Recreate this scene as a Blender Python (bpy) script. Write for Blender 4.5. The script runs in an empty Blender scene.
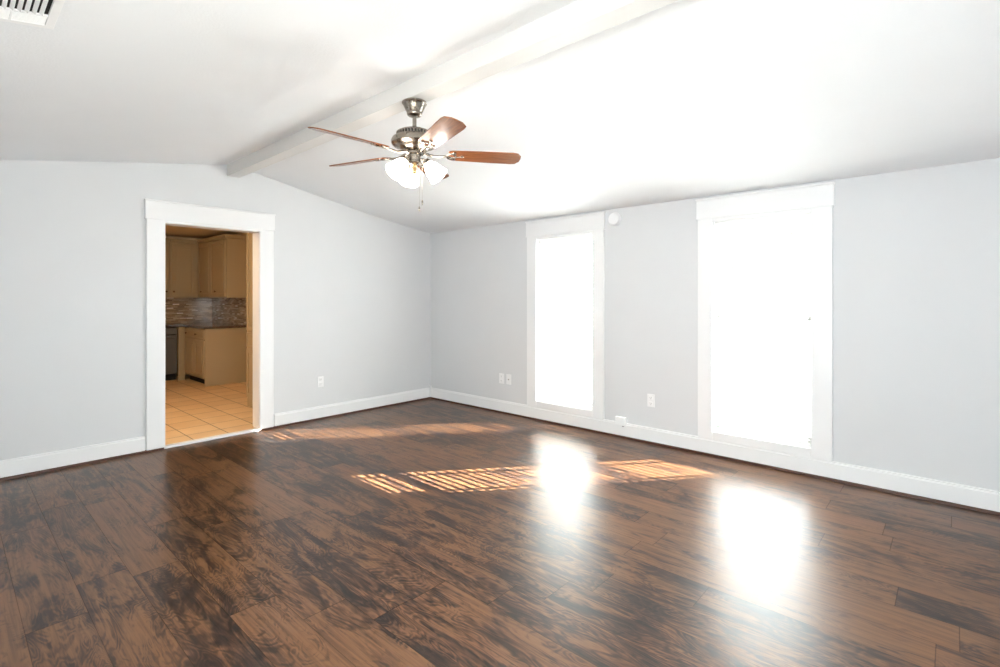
import bpy, bmesh, math, random
from mathutils import Vector, Matrix
random.seed(7)
sc = bpy.context.scene
COL = sc.collection
PI = math.pi

# ---------------------------------------------------------------- camera
cam_d = bpy.data.cameras.new('camera'); cam = bpy.data.objects.new('camera', cam_d); COL.objects.link(cam)
cam.location = (-4.35, -5.17, 1.33)
cam.rotation_euler = (PI/2, 0, -math.radians(47.95))
cam_d.sensor_width = 36; cam_d.lens = 503/1000*36
cam_d.shift_y = -35.5/1000
cam_d.clip_start = 0.02
sc.camera = cam
# ---------------------------------------------------------------- world, sun, exposure
w = bpy.data.worlds.new('sky'); sc.world = w; w.use_nodes = True
wn = w.node_tree; wn.nodes.clear()
wo = wn.nodes.new('ShaderNodeOutputWorld'); wb = wn.nodes.new('ShaderNodeBackground')
wb.inputs[0].default_value = (0.95, 0.98, 1.0, 1); wb.inputs[1].default_value = 15.0
# surroundings: bright hazy sky above the horizon, sunlit pale paving below it
wt = wn.nodes.new('ShaderNodeTexCoord'); wsx = wn.nodes.new('ShaderNodeSeparateXYZ'); wn.links.new(wt.outputs['Generated'], wsx.inputs[0])
wr = wn.nodes.new('ShaderNodeValToRGB'); wn.links.new(wsx.outputs[2], wr.inputs[0])
wm = wn.nodes.new('ShaderNodeMath'); wm.operation = 'MULTIPLY_ADD'; wm.inputs[1].default_value = .5; wm.inputs[2].default_value = .5
wn.links.new(wsx.outputs[2], wm.inputs[0]); wn.links.new(wm.outputs[0], wr.inputs[0])
wr.color_ramp.elements[0].position = .485; wr.color_ramp.elements[0].color = (1.0, 1.03, 1.06, 1)
wr.color_ramp.elements[1].position = .505; wr.color_ramp.elements[1].color = (.92, .965, 1, 1)
wn.links.new(wr.outputs[0], wb.inputs[0])
wn.links.new(wb.outputs[0], wo.inputs[0])
w.cycles.sampling_method = 'MANUAL'; w.cycles.sample_map_resolution = 256
SUN = Vector((-1, .812, -.54)).normalized()
sd = bpy.data.lights.new('sun', 'SUN'); sd.energy = 95; sd.angle = math.radians(.08); sd.color = (1, .965, .93)
so = bpy.data.objects.new('sun', sd); COL.objects.link(so); so.location = (6, -6, 6)
so.rotation_euler = SUN.to_track_quat('-Z', 'Y').to_euler()
sc.view_settings.view_transform = 'Standard'; sc.view_settings.look = 'None'
sc.view_settings.gamma = 1; sc.view_settings.use_curve_mapping = False
sc.view_settings.exposure = 0.53
sc.cycles.use_denoising = True; sc.cycles.use_adaptive_sampling = False; sc.cycles.use_light_tree = False
sc.cycles.use_guiding = True; sc.cycles.guiding_training_samples = 64
sc.cycles.max_bounces = 14; sc.cycles.diffuse_bounces = 8; sc.cycles.glossy_bounces = 5
sc.cycles.transparent_max_bounces = 16
sc.cycles.sample_clamp_indirect = 12

# ---------------------------------------------------------------- materials
def s2l(c):
    return tuple(((v/255)/12.92 if v/255 <= .04045 else ((v/255+.055)/1.055)**2.4) for v in c) + (1,)
class N:
    """small node-building helper"""
    def __init__(s, name):
        s.m = bpy.data.materials.new(name); s.m.use_nodes = True
        s.t = s.m.node_tree; s.t.nodes.clear()
        s.out = s.t.nodes.new('ShaderNodeOutputMaterial')
    def n(s, typ, **kw):
        o = s.t.nodes.new(typ)
        for k, v in kw.items(): setattr(o, k, v)
        return o
    def l(s, a, b): s.t.links.new(a, b)
    def set(s, node, key, v):
        if isinstance(v, bpy.types.NodeSocket): s.l(v, node.inputs[key])
        else: node.inputs[key].default_value = v
    def math(s, op, a, b=0.0, c=None):
        o = s.n('ShaderNodeMath', operation=op); s.set(o, 0, a); s.set(o, 1, b)
        if c is not None: s.set(o, 2, c)
        return o.outputs[0]
    def xyz(s, x, y, z):
        o = s.n('ShaderNodeCombineXYZ'); s.set(o, 0, x); s.set(o, 1, y); s.set(o, 2, z); return o.outputs[0]
    def noise(s, vec, scale=5, detail=4, rough=.5, dist=0):
        o = s.n('ShaderNodeTexNoise'); s.l(vec, o.inputs['Vector'])
        o.inputs['Scale'].default_value = scale; o.inputs['Detail'].default_value = detail
        o.inputs['Roughness'].default_value = rough; o.inputs['Distortion'].default_value = dist
        return o.outputs[0]
    def ramp(s, fac, pts):
        o = s.n('ShaderNodeValToRGB'); s.l(fac, o.inputs[0]); e = o.color_ramp.elements
        while len(e) < len(pts): e.new(.5)
        for i, (p, c) in enumerate(pts): e[i].position = p; e[i].color = c
        return o.outputs[0]
    def mix(s, fac, a, b, blend='MIX'):
        o = s.n('ShaderNodeMix', data_type='RGBA', blend_type=blend)
        s.set(o, 0, fac); s.set(o, 6, a); s.set(o, 7, b); return o.outputs[2]
    def bsdf(s, color, rough=.5, metal=0, spec=.5, **kw):
        b = s.n('ShaderNodeBsdfPrincipled'); s.set(b, 'Base Color', color); s.set(b, 'Roughness', rough)
        s.set(b, 'Metallic', metal); s.set(b, 'Specular IOR Level', spec)
        for k, v in kw.items(): s.set(b, k.replace('_', ' '), v)
        s.l(b.outputs[0], s.out.inputs[0]); return b
    def bump(s, h, strength, dist, b):
        o = s.n('ShaderNodeBump'); s.l(h, o.inputs['Height'])
        o.inputs['Strength'].default_value = strength; o.inputs['Distance'].default_value = dist
        s.l(o.outputs[0], b.inputs['Normal'])
def paint(name, rgb, rough=.5, bump=0.0, scale=120, spec=.4):
    k = N(name); tc = k.n('ShaderNodeTexCoord').outputs['Object']
    nz = k.noise(tc, 3, 3)
    c = s2l(rgb)
    col = k.mix(nz, c, tuple(v*.96 for v in c[:3])+(1,))
    b = k.bsdf(col, rough, 0, spec)
    if bump: k.bump(k.noise(tc, scale, 3), bump, .002, b)
    return k.m
def metal(name, rgb, rough=.3):
    k = N(name); tc = k.n('ShaderNodeTexCoord').outputs['Object']
    r = k.math('MULTIPLY_ADD', k.noise(tc, 30, 2), .12, rough-.06)
    k.bsdf(s2l(rgb), r, 1.0); return k.m

M = {}
M['wall'] = paint('wall_paint', (215, 216, 218), .75, .25, 160, .25)
M['ceiling'] = paint('ceiling_paint', (232, 234, 237), .85, .5, 90, .2)
M['trim'] = paint('trim_paint', (235, 235, 236), .32, 0, 1, .45)
M['vinyl'] = paint('vinyl_frame', (240, 240, 240), .35)
M['plastic'] = paint('white_plastic', (238, 238, 239), .35)
M['slot'] = paint('dark_slot', (40, 38, 36), .6)
M['shoe'] = paint('brown_shoe_moulding', (84, 54, 44), .35)
M['beam'] = paint('beam_paint', (213, 211, 209), .5, .1)
M['cabinet'] = paint('cabinet_paint', (166, 151, 122), .4)
M['kwall'] = paint('kitchen_wall_paint', (222, 202, 170), .7)
M['knob'] = metal('dark_bronze', (92, 68, 46), .35)
M['steel'] = metal('stainless_steel', (120, 116, 110), .38)
M['nickel'] = metal('brushed_nickel', (152, 144, 134), .26)
M['brass'] = metal('antique_brass', (176, 152, 112), .3)
M['dark'] = paint('black_gap', (22, 19, 17), .7)
M['ground'] = paint('pale_concrete', (200, 196, 188), .9, .2, 20)
M['sunblock'] = paint('sun_block_paint', (225, 225, 222), .8)  # for the added slab that blocks sun on the south side
k = N('blind_slat_vinyl'); d = k.n('ShaderNodeBsdfDiffuse'); d.inputs[0].default_value = (.86, .86, .85, 1)
t_ = k.n('ShaderNodeBsdfTranslucent'); t_.inputs[0].default_value = (.86, .86, .84, 1); mx = k.n('ShaderNodeMixShader'); mx.inputs[0].default_value = .4
k.l(d.outputs[0], mx.inputs[1]); k.l(t_.outputs[0], mx.inputs[2]); k.l(mx.outputs[0], k.out.inputs[0]); M['slat'] = k.m
k = N('translucent_sun_cut_sheet'); d = k.n('ShaderNodeBsdfDiffuse'); d.inputs[0].default_value = (.85, .86, .86, 1)  # for the added sheet that cuts the sun outside the east windows
t_ = k.n('ShaderNodeBsdfTranslucent'); t_.inputs[0].default_value = (.92, .93, .93, 1); mx = k.n('ShaderNodeMixShader'); mx.inputs[0].default_value = .65
k.l(d.outputs[0], mx.inputs[1]); k.l(t_.outputs[0], mx.inputs[2]); k.l(mx.outputs[0], k.out.inputs[0]); M['suncut'] = k.m

# frosted lamp glass
k = N('frosted_lamp_glass'); e = k.n('ShaderNodeEmission'); e.inputs[0].default_value = (1, .91, .80, 1); e.inputs[1].default_value = 17
d = k.n('ShaderNodeBsdfPrincipled'); d.inputs['Base Color'].default_value = (.9, .88, .84, 1); d.inputs['Roughness'].default_value = .35
a = k.n('ShaderNodeAddShader'); k.l(e.outputs[0], a.inputs[0]); k.l(d.outputs[0], a.inputs[1]); k.l(a.outputs[0], k.out.inputs[0]); M['lampglass'] = k.m
k = N('kitchen_fill_glow'); e = k.n('ShaderNodeEmission'); e.inputs[0].default_value = (1, .76, .48, 1); e.inputs[1].default_value = 88  # glow of the added kitchen fill lamp
k.l(e.outputs[0], k.out.inputs[0]); M['kitchenfill'] = k.m
# window glass: thin pane, mostly clear with a mirror share by angle
k = N('window_glass'); fr = k.n('ShaderNodeFresnel')
bf = k.n('ShaderNodeNewGeometry').outputs['Backfacing']
k.l(k.math('MULTIPLY_ADD', bf, 1/1.45-1.45, 1.45), fr.inputs[0])      # same mirror share on both faces of the pane
tr = k.n('ShaderNodeBsdfTransparent'); tr.inputs[0].default_value = (.96, .98, .97, 1)
gl = k.n('ShaderNodeBsdfGlossy'); gl.inputs['Roughness'].default_value = .01
mx = k.n('ShaderNodeMixShader'); k.l(fr.outputs[0], mx.inputs[0]); k.l(tr.outputs[0], mx.inputs[1]); k.l(gl.outputs[0], mx.inputs[2])
k.l(mx.outputs[0], k.out.inputs[0]); M['glass'] = k.m

# laminate floor: boards along Y
def floor_mat():
    k = N('dark_laminate_boards')
    tc = k.n('ShaderNodeTexCoord').outputs['Object']
    sp = k.n('ShaderNodeSeparateXYZ'); k.l(tc, sp.inputs[0]); x, y = sp.outputs[0], sp.outputs[1]
    W, L = .195, 1.22
    xr = k.math('DIVIDE', k.math('ADD', x, 1.791), W); row = k.math('FLOOR', xr)
    wn1 = k.n('ShaderNodeTexWhiteNoise', noise_dimensions='1D'); k.l(row, wn1.inputs['W'])
    yr = k.math('ADD', k.math('DIVIDE', y, L), k.math('MULTIPLY', wn1.outputs[0], 7.3)); brd = k.math('FLOOR', yr)
    wn2 = k.n('ShaderNodeTexWhiteNoise', noise_dimensions='2D'); k.l(k.xyz(row, brd, 0), wn2.inputs['Vector'])
    rs = k.n('ShaderNodeSeparateColor'); k.l(wn2.outputs['Color'], rs.inputs[0])
    r1, r2, r3 = rs.outputs
    # each board carries its own print, shifted at random
    gx = k.math('ADD', x, k.math('MULTIPLY', r1, 31.0)); gy = k.math('ADD', y, k.math('MULTIPLY', r2, 57.0))
    def vec(sx, sy, z=0.0): return k.xyz(k.math('MULTIPLY', gx, sx), k.math('MULTIPLY', gy, sy), z)
    base = k.noise(vec(3.6, .95), 1.6, 3, .5, 1.2)               # slow field that the rings follow
    rings = k.math('MULTIPLY_ADD', k.math('SINE', k.math('MULTIPLY', base, 120.0)), .5, .5)
    fine = k.noise(vec(60, 3.0), 1.5, 5, .65, .4)                 # pores
    mid = k.noise(vec(15, 1.2), 1.5, 5, .62, 1.2)                 # streaks
    blot = k.noise(vec(5.0, 1.5), 1.35, 5, .6, 1.6)               # dark smoky stains
    tone = k.math('MULTIPLY_ADD', r3, .22, -.11)
    v = k.math('ADD', k.math('MULTIPLY', mid, .65), k.math('MULTIPLY', blot, .95))
    v = k.math('ADD', v, tone)
    v = k.math('ADD', v, k.math('MULTIPLY', rings, .13)); v = k.math('ADD', v, k.math('MULTIPLY', fine, .14))
    c = k.ramp(v, [(.70, s2l((22, 17, 18))), (.80, s2l((46, 33, 28))), (.89, s2l((82, 57, 40))), (1.0, s2l((112, 80, 54)))])
    fib = k.noise(vec(42, 1.4), 1.6, 4, .7, .6)
    c = k.mix(k.math('MULTIPLY', k.math('SUBTRACT', fib, .42), 2.6), c, s2l((58, 38, 29)))
    c = k.mix(k.math('MULTIPLY', k.noise(vec(4, 1.0, 3.0), 1.1, 3, .5, 1.0), .55), c, k.mix(1.0, c, (1.25, .98, .74, 1), 'MULTIPLY'))
    # seams
    def edge(fr_, wd):
        f = k.math('FRACT', fr_); dd = k.math('MINIMUM', f, k.math('SUBTRACT', 1.0, f)); return k.math('LESS_THAN', dd, wd)
    seam = k.math('MAXIMUM', edge(xr, .007), edge(yr, .0016))
    c = k.mix(k.math('MULTIPLY', seam, .5), c, s2l((26, 18, 16)))
    rough = k.math('ADD', k.math('MULTIPLY', k.noise(vec(14, 3), 2, 3), .05), .30)
    rough = k.math('MAXIMUM', rough, k.math('MULTIPLY', seam, .5))
    b = k.bsdf(c, rough, 0, .42)
    h = k.math('SUBTRACT', k.math('ADD', k.math('MULTIPLY', fine, .22), k.math('MULTIPLY', rings, .08)), seam)
    k.bump(h, .10, .002, b)
    return k.m
M['floor'] = floor_mat()

def tile_mat():
    k = N('beige_floor_tile'); tc = k.n('ShaderNodeTexCoord').outputs['Object']
    sp = k.n('ShaderNodeSeparateXYZ'); k.l(tc, sp.inputs[0])
    a = k.math('DIVIDE', k.math('ADD', sp.outputs[0], 2.775), .308); b_ = k.math('DIVIDE', k.math('SUBTRACT', sp.outputs[1], .33), .308)
    def edge(v):
        f = k.math('FRACT', v); return k.math('LESS_THAN', k.math('MINIMUM', f, k.math('SUBTRACT', 1.0, f)), .016)
    g = k.math('MAXIMUM', edge(a), edge(b_))
    w1 = k.n('ShaderNodeTexWhiteNoise', noise_dimensions='2D'); k.l(k.xyz(k.math('FLOOR', a), k.math('FLOOR', b_), 0), w1.inputs['Vector'])
    f = k.math('ADD', k.math('MULTIPLY', w1.outputs[0], .35), k.math('MULTIPLY', k.noise(tc, 5, 5), .65))
    c = k.ramp(f, [(.2, s2l((214, 182, 140))), (.8, s2l((232, 204, 164)))])
    c = k.mix(g, c, s2l((140, 116, 88)))
    b = k.bsdf(c, .42); k.bump(k.math('SUBTRACT', 1.0, g), .3, .002, b); return k.m
M['tile'] = tile_mat()
def mosaic():
    k = N('glass_mosaic_backsplash'); tc = k.n('ShaderNodeTexCoord').outputs['Object']
    sp = k.n('ShaderNodeSeparateXYZ'); k.l(tc, sp.inputs[0])
    u = k.math('ADD', sp.outputs[0], sp.outputs[1])
    a = k.math('DIVIDE', sp.outputs[2], .022); r = k.math('FLOOR', a)
    b_ = k.math('ADD', k.math('DIVIDE', u, .10), k.math('MULTIPLY', r, .37))
    w1 = k.n('ShaderNodeTexWhiteNoise', noise_dimensions='2D'); k.l(k.xyz(k.math('FLOOR', b_), r, 0), w1.inputs['Vector'])
    c = k.ramp(w1.outputs[0], [(0, s2l((122, 104, 88))), (.5, s2l((160, 142, 122))), (.92, s2l((190, 176, 156))), (1, s2l((238, 235, 230)))])
    def edge(v, w_):
        f = k.math('FRACT', v); return k.math('LESS_THAN', k.math('MINIMUM', f, k.math('SUBTRACT', 1.0, f)), w_)
    g = k.math('MAXIMUM', edge(a, .07), edge(b_, .015))
    c = k.mix(g, c, s2l((120, 108, 94)))
    b = k.bsdf(c, .12, 0, .7); k.bump(k.math('MULTIPLY', w1.outputs[0], 1.0), .25, .003, b); return k.m
M['mosaic'] = mosaic()
def granite():
    k = N('dark_granite'); tc = k.n('ShaderNodeTexCoord').outputs['Object']
    c = k.ramp(k.noise(tc, 90, 6, .7), [(.42, s2l((30, 24, 22))), (.55, s2l((86, 66, 52))), (.66, s2l((150, 128, 104)))])
    k.bsdf(c, .12, 0, .6); return k.m
M['granite'] = granite()
def blade_mat():
    k = N('cherry_blade_veneer'); tc = k.n('ShaderNodeTexCoord').outputs['Object']
    mp = k.n('ShaderNodeMapping'); mp.inputs['Scale'].default_value = (3, 40, 40); k.l(tc, mp.inputs[0])
    c = k.ramp(k.noise(mp.outputs[0], 1.5, 4, .6, 1), [(.3, s2l((104, 60, 36))), (.7, s2l((150, 92, 55)))])
    k.bsdf(c, .24, 0, .55); return k.m
M['blade'] = blade_mat()

# ---------------------------------------------------------------- mesh helpers
def box(bm, x0, x1, y0, y1, z0, z1, bev=0, mi=0):
    vs = [bm.verts.new((x, y, z)) for z in (z0, z1) for y in (y0, y1) for x in (x0, x1)]
    fs = [bm.faces.new([vs[i] for i in q]) for q in ((0, 2, 3, 1), (4, 5, 7, 6), (0, 1, 5, 4), (2, 6, 7, 3), (0, 4, 6, 2), (1, 3, 7, 5))]
    for f in fs: f.material_index = mi
    if bev:
        es = list({e for f in fs for e in f.edges})
        bmesh.ops.bevel(bm, geom=es, offset=bev, segments=2, profile=.5, affect='EDGES')
def prism(bm, pts, axis, a0, a1):
    """extrude a 2D polygon; axis 'y': pts are (x,z); 'x': (y,z); 'z': (x,y)"""
    f = {'y': lambda p, a: (p[0], a, p[1]), 'x': lambda p, a: (a, p[0], p[1]), 'z': lambda p, a: (p[0], p[1], a)}[axis]
    A = [bm.verts.new(f(p, a0)) for p in pts]; B = [bm.verts.new(f(p, a1)) for p in pts]
    bm.faces.new(A); bm.faces.new(B[::-1])
    n = len(pts)
    for i in range(n): bm.faces.new((A[i], B[i], B[(i+1) % n], A[(i+1) % n]))
def lathe(bm, prof, seg=40, mat=None, cap=True):
    """prof: (r, z) list, about Z; mat: optional 4x4"""
    rings = []
    for r, z in prof:
        ring = []
        for i in range(seg):
            v = Vector((r*math.cos(2*PI*i/seg), r*math.sin(2*PI*i/seg), z))
            ring.append(bm.verts.new(mat @ v if mat else v))
        rings.append(ring)
    for a, b in zip(rings, rings[1:]):
        for i in range(seg): bm.faces.new((a[i], a[(i+1) % seg], b[(i+1) % seg], b[i]))
    if cap:
        bm.faces.new(rings[0][::-1]); bm.faces.new(rings[-1])
def tube(bm, pts, r, seg=10, radii=None):
    pts = [Vector(p) for p in pts]; rings = []
    for i, p in enumerate(pts):
        t = (pts[min(i+1, len(pts)-1)] - pts[max(i-1, 0)]).normalized()
        u = t.cross(Vector((0, 0, 1))); u = u.normalized() if u.length > 1e-4 else Vector((1, 0, 0)); v = t.cross(u)
        rr = radii[i] if radii else r
        rings.append([bm.verts.new(p + (u*math.cos(2*PI*j/seg) + v*math.sin(2*PI*j/seg))*rr) for j in range(seg)])
    for a, b in zip(rings, rings[1:]):
        for j in range(seg): bm.faces.new((a[j], a[(j+1) % seg], b[(j+1) % seg], b[j]))
    bm.faces.new(rings[0][::-1]); bm.faces.new(rings[-1])
def obj(name, bm, mats, parent=None, loc=(0, 0, 0), smooth=False, angle=35):
    bmesh.ops.recalc_face_normals(bm, faces=bm.faces)
    me = bpy.data.meshes.new(name); bm.to_mesh(me); bm.free()
    for m in (mats if isinstance(mats, (list, tuple)) else [mats]): me.materials.append(m)
    if smooth:
        me.polygons.foreach_set('use_smooth', [True]*len(me.polygons))
        me.set_sharp_from_angle(angle=math.radians(angle))
    o = bpy.data.objects.new(name, me); COL.objects.link(o); o.parent = parent; o.location = loc
    return o
def boxes(name, lst, m, parent=None, bev=0, **kw):
    bm = bmesh.new()
    for b in lst: box(bm, *b, bev)
    o = obj(name, bm, m, parent, **kw)
    return o
def struct(o): o['kind'] = 'structure'; return o
def tag(o, label, cat, group=None):
    o['label'] = label; o['category'] = cat
    if group: o['group'] = group
    return o
def thing(name, loc, label=None, cat=None, group=None, rotz=0):
    o = bpy.data.objects.new(name, None); COL.objects.link(o); o.location = loc; o.rotation_euler = (0, 0, rotz)
    o.empty_display_size = .1
    if label: tag(o, label, cat, group)
    return o

# ---------------------------------------------------------------- room shell
WX, SY, TH = -4.92, -5.75, .14
CE = [(0, 2.19), (-.3, 2.226), (-.8, 2.305), (-1.6, 2.450), (-2.46, 2.617), (-3.5, 2.438), (-4.92, 2.19)]
def ceil_z(x):
    for (xa, za), (xb, zb) in zip(CE, CE[1:]):
        if xb <= x <= xa: return za + (zb-za)*(x-xa)/(xb-xa)
    return 2.19
struct(boxes('floor', [(WX-TH, TH, SY-TH, .0, -.12, 0)], M['floor']))
bm = bmesh.new()
prof = [(TH, 2.19)] + CE + [(WX-TH, 2.19)]
prism(bm, prof + [(WX-TH, 2.36), (-2.46, 2.78), (TH, 2.36)], 'y', SY-TH, 0)
struct(obj('ceiling', bm, M['ceiling']))
# north wall with the kitchen doorway (x -3.012 .. -2.222, z 0 .. 1.995)
DX0, DX1, DZ = -3.036, -2.222, 1.995
def gable(x0, x1, z0, ztop=None):
    xs = [x0] + sorted(x for x, _ in CE if x0 < x < x1) + [x1]
    return [(x0, z0), (x1, z0)] + [(x, ceil_z(x)+.03) for x in reversed(xs)]
bm = bmesh.new()
prism(bm, gable(WX, DX0, 0), 'y', 0, TH)
prism(bm, gable(DX1, 0, 0), 'y', 0, TH)
prism(bm, gable(DX0, DX1, DZ), 'y', 0, TH)
prism(bm, [(0, 0), (TH, 0), (TH, 2.2), (0, 2.2)], 'y', 0, TH)
struct(obj('wall_north', bm, M['wall']))
# east wall with two tall windows
WZ0, WZ1 = .208, 1.975
WIN = [(-2.500, -1.795), (-4.382, -3.666)]
ys = [SY-TH, WIN[1][0], WIN[1][1], WIN[0][0], WIN[0][1], 0]
l = [(0, TH, ys[0], ys[1], 0, 2.19), (0, TH, ys[2], ys[3], 0, 2.19), (0, TH, ys[4], ys[5], 0, 2.19)]
for a, b in WIN: l += [(0, TH, a, b, 0, WZ0), (0, TH, a, b, WZ1, 2.19)]
struct(boxes('wall_east', l, M['wall']))
# west and south walls with glazed openings added behind the camera as daylight fill
W_FILL = (-5.6, -3.9, .55, 1.97)
struct(boxes('wall_west', [(WX-TH, WX, SY-TH, W_FILL[0], 0, 2.19), (WX-TH, WX, W_FILL[1], TH, 0, 2.19), (WX-TH, WX, W_FILL[0], W_FILL[1], 0, W_FILL[2]), (WX-TH, WX, W_FILL[0], W_FILL[1], W_FILL[3], 2.19)], M['wall']))
S_FILL = (-4.3, -3.55, .02, 2.0)
bm = bmesh.new()
prism(bm, gable(WX, S_FILL[0], 0), 'y', SY-TH, SY); prism(bm, gable(S_FILL[1], 0, 0), 'y', SY-TH, SY); prism(bm, gable(S_FILL[0], S_FILL[1], S_FILL[3]), 'y', SY-TH, SY)
box(bm, S_FILL[0], S_FILL[1], SY-TH, SY, 0, S_FILL[2])
struct(obj('wall_south', bm, M['wall']))
# ridge beam
struct(boxes('ceiling_beam', [(-2.525, -2.410, SY, 0, 2.500, 2.62)], M['beam'], bev=.004))

# baseboards + brown shoe moulding
def base_profile(o=0):
    return [(0, .020), (.018, .020), (.018, .124), (.012, .132), (.012, .141), (0, .143)]
def run_y(name, x0, sgn, y0, y1, prof_, m):
    bm = bmesh.new(); prism(bm, [(x0 + sgn*p, z) for p, z in prof_], 'y', y0, y1); return struct(obj(name, bm, m))
def run_x(name, y0, sgn, x0, x1, prof_, m):
    bm = bmesh.new(); prism(bm, [(y0 + sgn*p, z) for p, z in prof_], 'x', x0, x1); return struct(obj(name, bm, m))
SHOE = [(0, 0), (.020, 0), (.019, .012), (.012, .020), (0, .021)]
DCL, DCR = -3.185, -2.075      # outer edges of the door casing
run_y('baseboard_east', 0, -1, SY, 0, base_profile(), M['trim'])
run_x('baseboard_north', 0, -1, DCR, 0, base_profile(), M['trim'])
run_x('baseboard_northwest', 0, -1, WX, DCL, base_profile(), M['trim'])
run_y('baseboard_west', WX, 1, SY, 0, base_profile(), M['trim'])
run_x('baseboard_southeast', SY, 1, S_FILL[1], 0, base_profile(), M['trim'])
run_x('baseboard_southwest', SY, 1, WX, S_FILL[0], base_profile(), M['trim'])
run_y('trim_1', 0, -1, SY, 0, SHOE, M['shoe'])
run_x('trim_2', 0, -1, DX1+.02, 0, SHOE, M['shoe'])
run_x('trim_3', 0, -1, WX, DX0-.01, SHOE, M['shoe'])
struct(boxes('trim_4', [(-.03, 0, -.03, 0, .02, .168)], M['trim'], bev=.002))     # corner block

# door casing
d1 = struct(thing('door_1', ((DX0+DX1)/2, 0, 0)))
cx = (DX0+DX1)/2
def rel(l, c): return [(a-c[0], b-c[0], d_-c[1], e_-c[1], f, g) for a, b, d_, e_, f, g in l]
c0 = (cx, 0)
boxes('casing', rel([(DCL+.01, DX0, -.022, 0, .018, 2.02)], c0), M['trim'], d1, bev=.003)
boxes('casing', rel([(DX1, DCR-.01, -.022, 0, .018, 2.02)], c0), M['trim'], d1, bev=.003)
boxes('head_casing', rel([(DCL, DCR, -.026, 0, 2.025, 2.170), (DCL-.004, DCR+.004, -.036, 0, 2.170, 2.183), (DCL-.002, DCR+.002, -.031, 0, 2.013, 2.025), (DX0, DX1, -.022, 0, 1.995, 2.013)], c0), M['trim'], d1, bev=.002)
boxes('jamb', rel([(DX0-.001, DX0+.004, -.004, TH+.01, .02, DZ)], c0), M['trim'], d1)
boxes('jamb', rel([(DX1-.004, DX1+.001, -.004, TH+.01, .02, DZ)], c0), M['trim'], d1)
boxes('head_jamb', rel([(DX0, DX1, -.004, TH+.01, DZ-.004, DZ+.002)], c0), M['trim'], d1)
boxes('threshold', rel([(DX0, DX1, -.012, .05, 0, .022)], c0), M['trim'], d1, bev=.004)

# windows of the east wall
def window(n, y0, y1, lo, hi):
    yc = (y0+y1)/2
    r = struct(thing('window_%d' % n, (0, yc, 0)))
    R_ = lambda l: [(a, b, c-yc, d_-yc, e_, f) for a, b, c, d_, e_, f in l]
    boxes('casing', R_([(-.022, 0, lo+.01, y0, .143, 2.005)]), M['trim'], r, bev=.003)
    boxes('casing', R_([(-.022, 0, y1, hi-.01, .143, 2.005)]), M['trim'], r, bev=.003)
    boxes('sill_casing', R_([(-.022, 0, y0, y1, .143, WZ0)]), M['trim'], r, bev=.003)
    boxes('head_casing', R_([(-.026, 0, lo, hi, 2.012, 2.158), (-.036, 0, lo-.004, hi+.004, 2.158, 2.172), (-.031, 0, lo-.002, hi+.002, 2.0, 2.012), (-.020, 0, y0, y1, WZ1, 2.0)]), M['trim'], r, bev=.002)
    t = .006
    boxes('reveal', R_([(0, .12, y0, y0+t, WZ0, WZ1), (0, .12, y1-t, y1, WZ0, WZ1), (0, .12, y0, y1, WZ1-t, WZ1), (0, .12, y0, y1, WZ0, WZ0+t)]), M['trim'], r)
    # double hung sashes, the upper one further out
    zm = 1.165
    def sash(name, xa, za, zb, rb, rt):
        a, b = y0+.005, y1-.005
        s = boxes(name, R_([(xa, xa+.026, a, a+.036, za, zb), (xa, xa+.026, b-.036, b, za, zb), (xa, xa+.026, a, b, za, za+rb), (xa, xa+.026, a, b, zb-rt, zb)]), M['vinyl'], r, bev=.002)
        boxes('pane', R_([(xa+.011, xa+.015, a+.034, b-.034, za+rb-.002, zb-rt+.002)]), M['glass'], s)
        return s
    sash('lower_sash', .078, WZ0+.01, zm+.013, .045, .026)
    sash('upper_sash', .106, zm+.002, WZ1-.01, .026, .036)
    boxes('sash_lock', R_([(.062, .078, yc-.03, yc+.03, zm-.010, zm+.008)]), M['vinyl'], r, bev=.003)
    return r
window(1, WIN[0][0], WIN[0][1], -2.638, -1.655)
window(2, WIN[1][0], WIN[1][1], -4.526, -3.533)
def fill_window(n, axis, a, b, z0, z1, plane, mull):  # unseen windows added to let fill daylight into the room
    c = (a+b)/2
    r = struct(thing('window_%d' % n, (c, plane, 0) if axis == 'x' else (plane, c, 0)))
    def B(u0, u1, v0, v1, za, zb): return (u0-c, u1-c, v0, v1, za, zb) if axis == 'x' else (v0, v1, u0-c, u1-c, za, zb)
    fr = [B(a, a+.06, -.03, .03, z0, z1), B(b-.06, b, -.03, .03, z0, z1), B(a, b, -.03, .03, z0, z0+.06), B(a, b, -.03, .03, z1-.06, z1)]
    for i in range(1, mull): u = a+(b-a)*i/mull; fr.append(B(u-.03, u+.03, -.03, .03, z0, z1))
    f = boxes('window_frame', fr, M['vinyl'], r, bev=.003)
    for i in range(mull): boxes('pane', [B(a+(b-a)*i/mull+.03, a+(b-a)*(i+1)/mull-.03, -.003, .003, z0+.05, z1-.05)], M['glass'], f)
fill_window(3, 'x', S_FILL[0], S_FILL[1], S_FILL[2], S_FILL[3], SY-TH/2, 1)
fill_window(4, 'y', W_FILL[0], W_FILL[1], W_FILL[2], W_FILL[3], WX-TH/2, 2)

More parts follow.
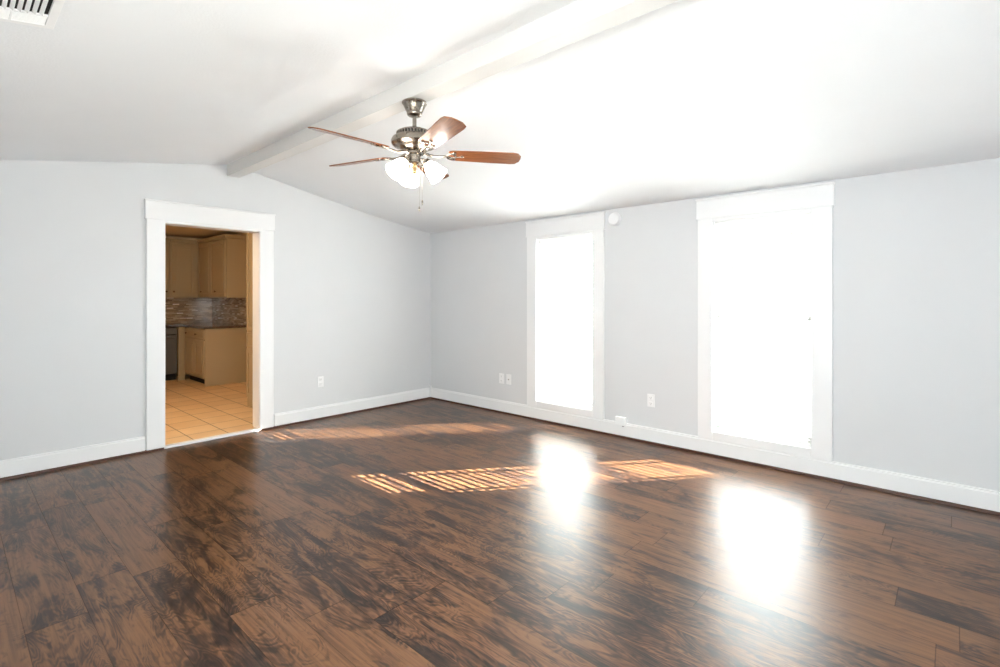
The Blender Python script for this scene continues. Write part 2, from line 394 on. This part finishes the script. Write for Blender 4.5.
# open horizontal blinds in the two tall windows
def blind(y0, y1, label, deg):
    yc = (y0+y1)/2; wd = (y1-y0)/2-.008
    r = thing('window_blind', (.040, yc, WZ0), label, 'window blind', 'open blinds in the tall windows')
    H = WZ1-WZ0-.006
    boxes('headrail', [(-.024, .022, -wd, wd, H-.045, H-.004)], M['slat'], r, bev=.002)
    bm = bmesh.new(); sp = .0312; z = H-.060; n = 0
    tilt = math.radians(deg)
    while z > .040:
        pr = []
        for i in range(5):
            u = (i/4-.5)*.0275
            pr.append((u*math.cos(tilt), z + u*math.sin(tilt) + .0015*(1-(2*i/4-1)**2)))
        prof_ = pr + [(a, b-.0009) for a, b in reversed(pr)]
        prism(bm, prof_, 'y', -wd+.004, wd-.004); z -= sp
    obj('slats', bm, M['slat'], r)
    boxes('bottom_rail', [(-.013, .013, -wd+.003, wd-.003, .012, .028)], M['slat'], r, bev=.002)
    for q in (-wd*.62, wd*.62):
        o = boxes('ladder_tape', [(-.0145, -.0135, q-.010, q+.010, .02, H-.045), (.0135, .0145, q-.010, q+.010, .02, H-.045)], M['slat'], r)
    bm = bmesh.new(); tube(bm, [(-.026, wd-.03, H-.03), (-.028, wd-.03, H-.6)], .0035, 8)
    obj('tilt_wand', bm, M['slat'], r, smooth=True)
blind(WIN[0][0], WIN[0][1], 'white open slatted blind in the narrower looking window nearer the room corner', -15)
blind(WIN[1][0], WIN[1][1], 'white open slatted blind in the large right-hand window nearer the viewer', 4)

# sampling portals: they emit nothing, they only tell the renderer where daylight can enter
for px_, py_, pz_, sx_, sy_, d_ in ((TH+.01, -2.1475, 1.09, .72, 1.8, (-1, 0, 0)), (TH+.01, -4.024, 1.09, .74, 1.8, (-1, 0, 0)), (-3.925, SY-TH-.01, 1.01, .78, 2.0, (0, 1, 0)), (WX-TH-.01, -4.75, 1.26, 1.72, 1.45, (1, 0, 0))):
    pl = bpy.data.lights.new('daylight_portal', 'AREA'); pl.shape = 'RECTANGLE'; pl.size = sx_; pl.size_y = sy_; pl.cycles.is_portal = True
    po = bpy.data.objects.new('daylight_portal', pl); COL.objects.link(po); po.location = (px_, py_, pz_)
    po.rotation_euler = Vector(d_).to_track_quat('-Z', 'Z').to_euler()
# outside: unseen sheets added to block the sun, bounce slab, paving
struct(boxes('porch_deck', [(TH, 2.3, -8.5, 2.5, -.25, -.15)], M['ground']))
struct(boxes('west_bounce_slab', [(-7.7, WX-TH, SY-TH, 2.5, -.25, -.12)], M['ground']))  # added slab, sized to dim ground light rising through the west fill opening
struct(boxes('patio_slab', [(-8, TH, -10.2, SY-TH, -.25, -.12)], M['ground']))
bm = bmesh.new(); vs = [bm.verts.new(p) for p in ((.0, -8.5, 2.350), (2.05, -8.5, 2.350), (2.05, 2.5, 2.350), (.0, 2.5, 2.350))]; bm.faces.new(vs)
struct(obj('sun_cut_sheet', bm, M['suncut']))  # unseen sheet added to cut the upper sun, translucent to stay bright below
struct(boxes('south_sun_block', [(-8, 2.05, -10.2, SY, 2.46, 2.55)], M['sunblock']))  # unseen slab added to keep sun out of the south fill opening

# ---------------------------------------------------------------- kitchen beyond the doorway
KX0, KX1, KY = -4.6, -1.11, 4.70
struct(boxes('floor_kitchen', [(KX0-.1, KX1+.1, 0, KY+.1, -.12, 0.004)], M['tile']))
struct(boxes('ceiling_kitchen', [(KX0-.1, KX1+.1, TH, KY+.1, 2.38, 2.46)], M['kwall']))
struct(boxes('wall_kitchen_north', [(KX0-.1, KX1+.1, KY, KY+.1, .004, 2.38)], M['kwall']))
struct(boxes('wall_kitchen_east', [(KX1, KX1+.1, TH, KY, .004, 2.38)], M['kwall']))
struct(boxes('wall_kitchen_west', [(KX0-.1, KX0, TH, KY, .004, 2.38)], M['kwall']))
def knob(parent, p, d):
    m = Matrix.Translation(p) @ Vector(d).to_track_quat('Z', 'Y').to_matrix().to_4x4()
    bm = bmesh.new(); lathe(bm, [(.004, 0), (.005, .012), (.013, .018), (.015, .024), (.011, .029), (.002, .031)], 16, m)
    return obj('knob', bm, M['knob'], parent, smooth=True)
def shaker(name, parent, u0, u1, z0, z1, plane, face, knobs=()):
    """raised-panel front; face 'w': at x=plane looking to -x with u=y; 's': at y=plane looking to -y with u=x"""
    def B(a, b, p, q, c, d_): return (plane-q, plane-p, a, b, c, d_) if face == 'w' else (a, b, plane-q, plane-p, c, d_)
    s = .05 if z1-z0 > .25 else .02
    l_ = [B(u0, u0+s, 0, .02, z0, z1), B(u1-s, u1, 0, .02, z0, z1), B(u0+s, u1-s, 0, .02, z0, z0+s), B(u0+s, u1-s, 0, .02, z1-s, z1), B(u0+s+.002, u1-s-.002, 0, .012, z0+s+.002, z1-s-.002)]
    if z1-z0 > .25: l_.append(B(u0+s+.03, u1-s-.03, .008, .018, z0+s+.03, z1-s-.03))
    o = boxes(name, l_, M['cabinet'], parent, bev=.003)
    for (u, z) in knobs:
        p = (plane-.018, u, z) if face == 'w' else (u, plane-.018, z)
        knob(o, p, (-1, 0, 0) if face == 'w' else (0, -1, 0))
    return o
# upper cabinet on the east wall
t = thing('wall_cabinet', (-1.27, 3.77, 1.33), 'tan wall cabinet with two doors and a plain side facing the doorway', 'cabinet')
def body(t, l_): 
    L_ = t.location; return boxes('body', [(a-L_.x, b-L_.x, c-L_.y, d_-L_.y, e_-L_.z, f-L_.z) for a, b, c, d_, e_, f in l_], M['cabinet'], t, bev=.003)
def crown(t, l_):
    L_ = t.location; return boxes('crown_moulding', [(a-L_.x, b-L_.x, c-L_.y, d_-L_.y, e_-L_.z, f-L_.z) for a, b, c, d_, e_, f in l_], M['cabinet'], t, bev=.006)
body(t, [(-1.42, KX1-.004, 3.14, KY-.01, 1.335, 2.25)]); crown(t, [(-1.445, KX1, 3.115, 4.375, 2.25, 2.275), (-1.46, KX1, 3.10, 4.36, 2.275, 2.31)])
def local(t, f): return f
shaker('door', t, 3.17-3.77, 3.795-3.77, .025, .90, -.15, 'w', [(3.53-3.77, .105)])
shaker('door', t, 3.805-3.77, 4.37-3.77, .025, .90, -.15, 'w', [(4.18-3.77, .105)])
t = thing('wall_cabinet', (-1.63, 4.55, 1.33), 'tan wall cabinet with one door in the kitchen corner', 'cabinet')
body(t, [(-1.845, -1.425, 4.40, KY, 1.335, 2.25)]); crown(t, [(-1.845, -1.445, 4.375, KY, 2.25, 2.275), (-1.845, -1.46, 4.36, KY, 2.275, 2.31)])
shaker('door', t, -.20, .155, .025, .90, -.15, 's', [(-.166, .105)])
t = thing('wall_cabinet', (-2.09, 4.55, 1.33), 'tan wall cabinet cut off by the left edge of the doorway', 'cabinet')
body(t, [(-2.33, -1.85, 4.40, KY, 1.335, 2.25)]); crown(t, [(-2.33, -1.85, 4.375, KY, 2.25, 2.275), (-2.33, -1.85, 4.36, KY, 2.275, 2.31)])
shaker('door', t, -.22, .225, .025, .90, -.15, 's', [(.19, .105)])
# base cabinet + end panel
t = thing('base_cabinet', (-1.42, 3.60, .004), 'tan base cabinet with drawer over doors under the granite worktop', 'cabinet')
L_ = t.location
boxes('body', [(-1.715+1.42, -1.115+1.42, 3.162-3.6, 4.09-3.6, .10, .862), (-1.72+1.42, -1.112+1.42, 3.14-3.6, 3.162-3.6, 0, .862)], M['cabinet'], t, bev=.003)
boxes('toe_kick', [(-1.64+1.42, -1.12+1.42, 3.165-3.6, 4.09-3.6, 0, .098)], M['dark'], t)
shaker('drawer', t, 3.175-3.6, 4.03-3.6, .70, .84, -.295, 'w', [(3.47-3.6, .77), (3.92-3.6, .77)])
shaker('door', t, 3.175-3.6, 3.595-3.6, .125, .68, -.295, 'w')
shaker('door', t, 3.605-3.6, 4.03-3.6, .125, .68, -.295, 'w')
# dishwasher
t = thing('dishwasher', (-2.11, 4.35, .004), 'dark stainless dishwasher beside the tan base cabinet', 'dishwasher')
boxes('body', [(-.30, .30, -.19, .335, .09, .855)], M['dark'], t)
boxes('door', [(-.297, .297, -.225, -.19, .11, .73)], M['steel'], t, bev=.005)
boxes('control_panel', [(-.297, .297, -.225, -.19, .74, .85)], M['steel'], t, bev=.005)
bm = bmesh.new(); tube(bm, [(-.25, -.226, .69), (-.25, -.265, .69), (.25, -.265, .69), (.25, -.226, .69)], .009, 8); obj('handle', bm, M['steel'], t, smooth=True)
boxes('toe_kick', [(-.297, .297, -.14, .3, 0, .09)], M['dark'], t)
t = tag(boxes('cabinet_filler', [(-1.805, -1.716, 4.095, 4.125, .004, .862)], M['cabinet'], bev=.002), 'narrow tan filler panel between dishwasher and base cabinet', 'cabinet panel')
# worktop
bm = bmesh.new()
prism(bm, [(-1.745, 3.11), (KX1, 3.11), (KX1, KY), (-3.2, KY), (-3.2, 4.075), (-1.745, 4.075)], 'z', .867, .902)
bmesh.ops.bevel(bm, geom=[e for e in bm.edges if abs(e.verts[0].co.z-e.verts[1].co.z) < 1e-5], offset=.006, segments=2, affect='EDGES')
tag(obj('countertop', bm, M['granite']), 'dark speckled granite worktop running round the kitchen corner', 'countertop')
struct(boxes('backsplash', [(KX1-.008, KX1, 3.11, KY, .902, 1.335), (-3.2, KX1-.008, KY-.008, KY, .902, 1.335)], M['mosaic']))
# tall unit just inside the doorway on the right
t = thing('pantry_cabinet', (-1.55, .72, .004), 'tall tan cabinet just inside the doorway, seen edge on', 'cabinet')
boxes('body', [(-.29, .42, -.57, .55, 0, 2.30)], M['cabinet'], t, bev=.003)
for a, b in ((-.55, -.01), (0, .535)):
    shaker('door', t, a, b, .93, 2.25, -.29, 'w', [(b-.05 if a < -.1 else a+.05, 1.05)])
    shaker('drawer', t, a, b, .73, .905, -.29, 'w', [((a+b)/2, .82)])
    shaker('door', t, a, b, .12, .71, -.29, 'w', [(b-.05 if a < -.1 else a+.05, .66)])
# unseen lamp added under the kitchen ceiling, hidden by the door head
t = thing('kitchen_fill_lamp', (-3.5, .75, 2.38), 'unseen warm dome lamp added to light the kitchen', 'fill light')
bm = bmesh.new(); lathe(bm, [(.19, 0), (.19, -.02), (.17, -.025), (.168, -.02)], 40); obj('base', bm, M['nickel'], t, smooth=True)
bm = bmesh.new(); lathe(bm, [(.165, -.02), (.16, -.05), (.13, -.085), (.08, -.105), (.01, -.112)], 40); obj('lamp_shade', bm, M['kitchenfill'], t, smooth=True)

# ---------------------------------------------------------------- ceiling fan
fan = thing('ceiling_fan', (-2.46, -2.777, 2.50), 'five-blade ceiling fan with three lit glass shades hanging from the beam', 'ceiling fan')
Z = lambda z: z-2.50
bm = bmesh.new(); lathe(bm, [(.070, 0), (.074, -.003), (.074, -.010), (.068, -.016), (.062, -.030), (.050, -.056), (.045, -.064), (.046, -.068), (.043, -.078), (.036, -.084), (.018, -.088)], 48)
obj('canopy', bm, M['nickel'], fan, smooth=True)
bm = bmesh.new(); lathe(bm, [(.012, -.08), (.012, -.155), (.018, -.158), (.022, -.168), (.024, -.180)], 24); obj('downrod', bm, M['nickel'], fan, smooth=True)
bm = bmesh.new(); lathe(bm, [(.024, Z(2.333)), (.06, Z(2.330)), (.088, Z(2.326)), (.098, Z(2.320)), (.102, Z(2.312)), (.103, Z(2.288)), (.118, Z(2.290)), (.131, Z(2.280)), (.138, Z(2.264)), (.136, Z(2.248)), (.125, Z(2.236)), (.106, Z(2.230)), (.086, Z(2.222)), (.080, Z(2.214)), (.066, Z(2.206)), (.048, Z(2.202))], 64)
motor = obj('motor_housing', bm, M['nickel'], fan, smooth=True)
bm = bmesh.new()
for i in range(36):
    a = 2*PI*i/36
    m = Matrix.Rotation(a, 4, 'Z')
    n0 = len(bm.verts); box(bm, .100, .108, -.0036, .0036, Z(2.287), Z(2.316), .0015)
    bm.verts.ensure_lookup_table()
    for v in bm.verts[n0:]: v.co = m @ v.co
obj('vent_fins', bm, M['nickel'], motor)
bm = bmesh.new()
for i in range(36):
    a = 2*PI*(i+.5)/36; m = Matrix.Rotation(a, 4, 'Z')
    n0 = len(bm.verts); box(bm, .102, .1038, -.0042, .0042, Z(2.289), Z(2.311)); bm.verts.ensure_lookup_table()
    for v in bm.verts[n0:]: v.co = m @ v.co
obj('vent_slots', bm, M['slot'], motor)
bm = bmesh.new(); lathe(bm, [(.046, Z(2.204)), (.054, Z(2.198)), (.054, Z(2.186)), (.040, Z(2.182)), (.038, Z(2.150)), (.043, Z(2.146)), (.043, Z(2.136)), (.030, Z(2.128)), (.014, Z(2.122))], 40)
obj('switch_housing', bm, M['nickel'], fan, smooth=True)
bm = bmesh.new(); lathe(bm, [(.013, Z(2.124)), (.015, Z(2.118)), (.010, Z(2.112)), (.012, Z(2.092)), (.016, Z(2.084)), (.014, Z(2.078)), (.006, Z(2.072)), (.002, Z(2.066))], 20)
obj('finial', bm, M['brass'], fan, smooth=True)
for i in range(5):
    az = math.radians(34+72*i)
    R1 = Matrix.Rotation(az, 4, 'Z') @ Matrix.Translation((0, 0, Z(2.192)))
    P = Matrix.Rotation(math.radians(14), 4, 'X')
    # blade, pitched about its own long axis; the clockwise edge is the raised one
    P = Matrix.Rotation(math.radians(-14), 4, 'X')
    bm = bmesh.new()
    out = [(.205, -.046), (.225, -.056), (.42, -.062), (.59, -.066), (.622, -.060), (.645, -.030), (.648, 0), (.644, .034), (.622, .062), (.59, .067), (.42, .063), (.225, .056), (.205, .046), (.198, 0)]
    prism(bm, out, 'z', -.003, .003)
    bmesh.ops.bevel(bm, geom=[e for e in bm.edges if abs(e.verts[0].co.z-e.verts[1].co.z) < 1e-6], offset=.0015, segments=2, affect='EDGES')
    o = obj('blade', bm, M['blade'], fan); o.matrix_local = R1 @ P
    # blade iron: curved arm from the hub, split scroll, three screw pads
    bm = bmesh.new()
    tube(bm, [(.050, 0, .006), (.085, 0, -.004), (.12, 0, -.012), (.155, 0, -.010), (.19, 0, -.0075)], .007, 10, [.010, .009, .007, .007, .006])
    ring = []
    tube(bm, [(.218+.030*math.cos(a), .024*math.sin(a), -.0075) for a in [2*PI*j/20 for j in range(21)]], .0042, 8)
    tube(bm, [(.190, 0, -.0075), (.225, .010, -.0075), (.262, .004, -.0070), (.285, 0, -.0065)], .0045, 8)
    tube(bm, [(.19, 0, -.0075), (.20, .030, -.0065), (.235, .036, -.006)], .004, 8); tube(bm, [(.19, 0, -.0075), (.20, -.030, -.0065), (.235, -.036, -.006)], .004, 8)
    for (u, v) in ((.285, 0), (.236, .036), (.236, -.036)):
        lathe(bm, [(.011, -.003), (.011, -.007), (.007, -.010), (.002, -.011)], 14, Matrix.Translation((u, v, 0)))
    o = obj('blade_iron', bm, M['nickel'], fan, smooth=True); o.matrix_local = R1 @ P
for deg in (64.7, 184.7, 304.7):
    az = math.radians(deg); R1 = Matrix.Rotation(az, 4, 'Z')
    bm = bmesh.new(); tube(bm, [(.030, 0, Z(2.166)), (.045, 0, Z(2.172)), (.060, 0, Z(2.168)), (.070, 0, Z(2.155))], .007, 10)
    m = Matrix.Translation((.066, 0, Z(2.160))) @ Matrix.Rotation(math.radians(90+48), 4, 'Y')
    lathe(bm, [(.010, -.006), (.022, 0), (.026, .012), (.027, .024), (.025, .026)], 24, m)
    o = obj('light_arm', bm, M['nickel'], fan, smooth=True); o.matrix_local = R1 @ Matrix.Translation((0, 0, -.014))
    bm = bmesh.new()
    pr = [(.024, .010), (.026, .022), (.034, .036), (.043, .055), (.049, .078), (.053, .100), (.058, .116), (.062, .124)]
    inner = [(r-.004, z) for r, z in reversed(pr)]
    lathe(bm, pr + inner, 36, m, cap=False)
    # scalloped rim
    o = obj('lamp_shade', bm, M['lampglass'], fan, smooth=True, angle=60); o.matrix_local = R1 @ Matrix.Translation((0, 0, -.016))
    bm = bmesh.new(); lathe(bm, [(.006, .02), (.012, .035), (.022, .055), (.026, .075), (.022, .093), (.010, .104), (.001, .106)], 20, m)
    o2 = obj('light_bulb', bm, M['lampglass'], o, smooth=True)
bm = bmesh.new()
tube(bm, [(.035, -.028, Z(2.14)), (.036, -.029, Z(1.915))], .0008, 6); lathe(bm, [(.002, 0), (.005, -.008), (.006, -.022), (.002, -.03)], 12, Matrix.Translation((.036, -.029, Z(1.917))))
obj('pull_chain', bm, M['nickel'], fan, smooth=True)
bm = bmesh.new()
tube(bm, [(.002, -.042, Z(2.14)), (.002, -.043, Z(1.87))], .0008, 6); lathe(bm, [(.002, 0), (.005, -.008), (.006, -.022), (.002, -.03)], 12, Matrix.Translation((.002, -.043, Z(1.872))))
obj('pull_chain', bm, M['nickel'], fan, smooth=True)

# ---------------------------------------------------------------- small fittings
def outlet(loc, rotz, label, blank=False):
    """built facing -Y at the wall plane"""
    t = thing('outlet_cover' if not blank else 'cable_cover', loc, label, 'wall plate', None, rotz)
    boxes('plate', [(-.036, .036, -.007, 0, -.058, .058)], M['plastic'], t, bev=.003)
    if blank:
        bm = bmesh.new(); lathe(bm, [(.007, 0), (.007, .004), (.004, .010), (.001, .011)], 12, Matrix.Translation((0, -.007, 0)) @ Matrix.Rotation(PI/2, 4, 'X')); obj('cable_jack', bm, M['nickel'], t, smooth=True)
    else:
        for z in (-.027, .027):
            s = boxes('receptacle', [(-.016, .016, -.010, -.006, z-.017, z+.017)], M['plastic'], t, bev=.003)
            boxes('slots', [(-.008, -.006, -.0105, -.0095, z-.003, z+.008), (.006, .008, -.0105, -.0095, z-.003, z+.008), (-.002, .002, -.0105, -.0095, z-.012, z-.008)], M['slot'], s)
    return t
outlet((-1.566, 0, .41), 0, 'white outlet cover on the left wall, right of the kitchen doorway')
outlet((0, -1.275, .397), -PI/2, 'left one of two small white plates left of the far window')
outlet((0, -1.385, .397), -PI/2, 'right one of two small white plates left of the far window', True)
outlet((0, -3.112, .391), -PI/2, 'white outlet cover between the two tall windows')
t = thing('phone_jack', (0, -2.815, .155), 'small white surface box sitting on the baseboard right of the far window', 'wall box', None, -PI/2)
boxes('cover', [(-.055, .055, -.034, 0, -.040, .042)], M['plastic'], t, bev=.004)
boxes('raceway', [(-.098, -.055, -.026, 0, -.030, -.012)], M['plastic'], t, bev=.002)
boxes('socket', [(.020, .036, -.033, -.022, -.044, -.038)], M['slot'], t)
t = thing('smoke_detector', (0, -2.744, 2.09), 'round white detector on the wall at the top of the far window', 'smoke detector', None, -PI/2)
m = Matrix.Rotation(PI/2, 4, 'X')
bm = bmesh.new(); lathe(bm, [(.066, 0), (.066, .012), (.062, .016)], 48, m); obj('base', bm, M['plastic'], t, smooth=True)
bm = bmesh.new(); lathe(bm, [(.060, .012), (.060, .028), (.055, .036), (.040, .040), (.001, .041)], 48, m); c_ = obj('cover', bm, M['plastic'], t, smooth=True)
bm = bmesh.new(); lathe(bm, [(.010, .040), (.010, .043), (.001, .0435)], 20, m); obj('test_button', bm, M['plastic'], t, smooth=True)

# ceiling register on the west slope
zc = ceil_z(-4.245); sl = math.atan2(2.438-2.19, 1.42)
t = thing('air_vent', (-4.25, -2.90, ceil_z(-4.25)), 'white metal air register in the ceiling, top left corner', 'air vent')
t.rotation_euler = (0, -sl, 0)
HX, HY = .178, .222
boxes('frame', [(-HX, HX, -HY, -HY+.026, -.008, 0), (-HX, HX, HY-.026, HY, -.008, 0), (-HX, -HX+.026, -HY+.026, HY-.026, -.008, 0), (HX-.026, HX, -HY+.026, HY-.026, -.008, 0), (-HX+.026, HX-.026, HY-.115, HY-.107, -.008, 0), (-HX+.026, HX-.026, -HY+.107, -HY+.115, -.008, 0), (.055, .062, HY-.107, HY-.026, -.008, 0), (-.062, -.055, HY-.107, HY-.026, -.008, 0)], M['trim'], t, bev=.001)
boxes('duct_opening', [(-HX+.02, HX-.02, -HY+.02, HY-.02, -.0012, -.0004)], M['dark'], t)
def fins(name, lst, axis, ang):
    bm = bmesh.new()
    for (c, a, b) in lst:
        n0 = len(bm.verts)
        if axis == 'y': box(bm, -.006, .006, a, b, -.0008, .0008); mm = Matrix.Translation((c, 0, -.006)) @ Matrix.Rotation(ang, 4, 'Y')
        else: box(bm, a, b, -.007, .007, -.0008, .0008); mm = Matrix.Translation((0, c, -.006)) @ Matrix.Rotation(ang, 4, 'X')
        bm.verts.ensure_lookup_table()
        for v in bm.verts[n0:]: v.co = mm @ v.co
    return obj(name, bm, M['trim'], t)
n = 15
fins('louver_bank', [(-.142+.284*(i+.5)/n, -HY+.115, HY-.115) for i in range(n)], 'y', math.radians(40))
fins('louver_bank', [(HY-.107+.081*(i+.5)/8, -.15, .15) for i in range(8)], 'x', math.radians(12))
fins('louver_bank', [(-HY+.026+.081*(i+.5)/8, -.15, .15) for i in range(8)], 'x', math.radians(-12))
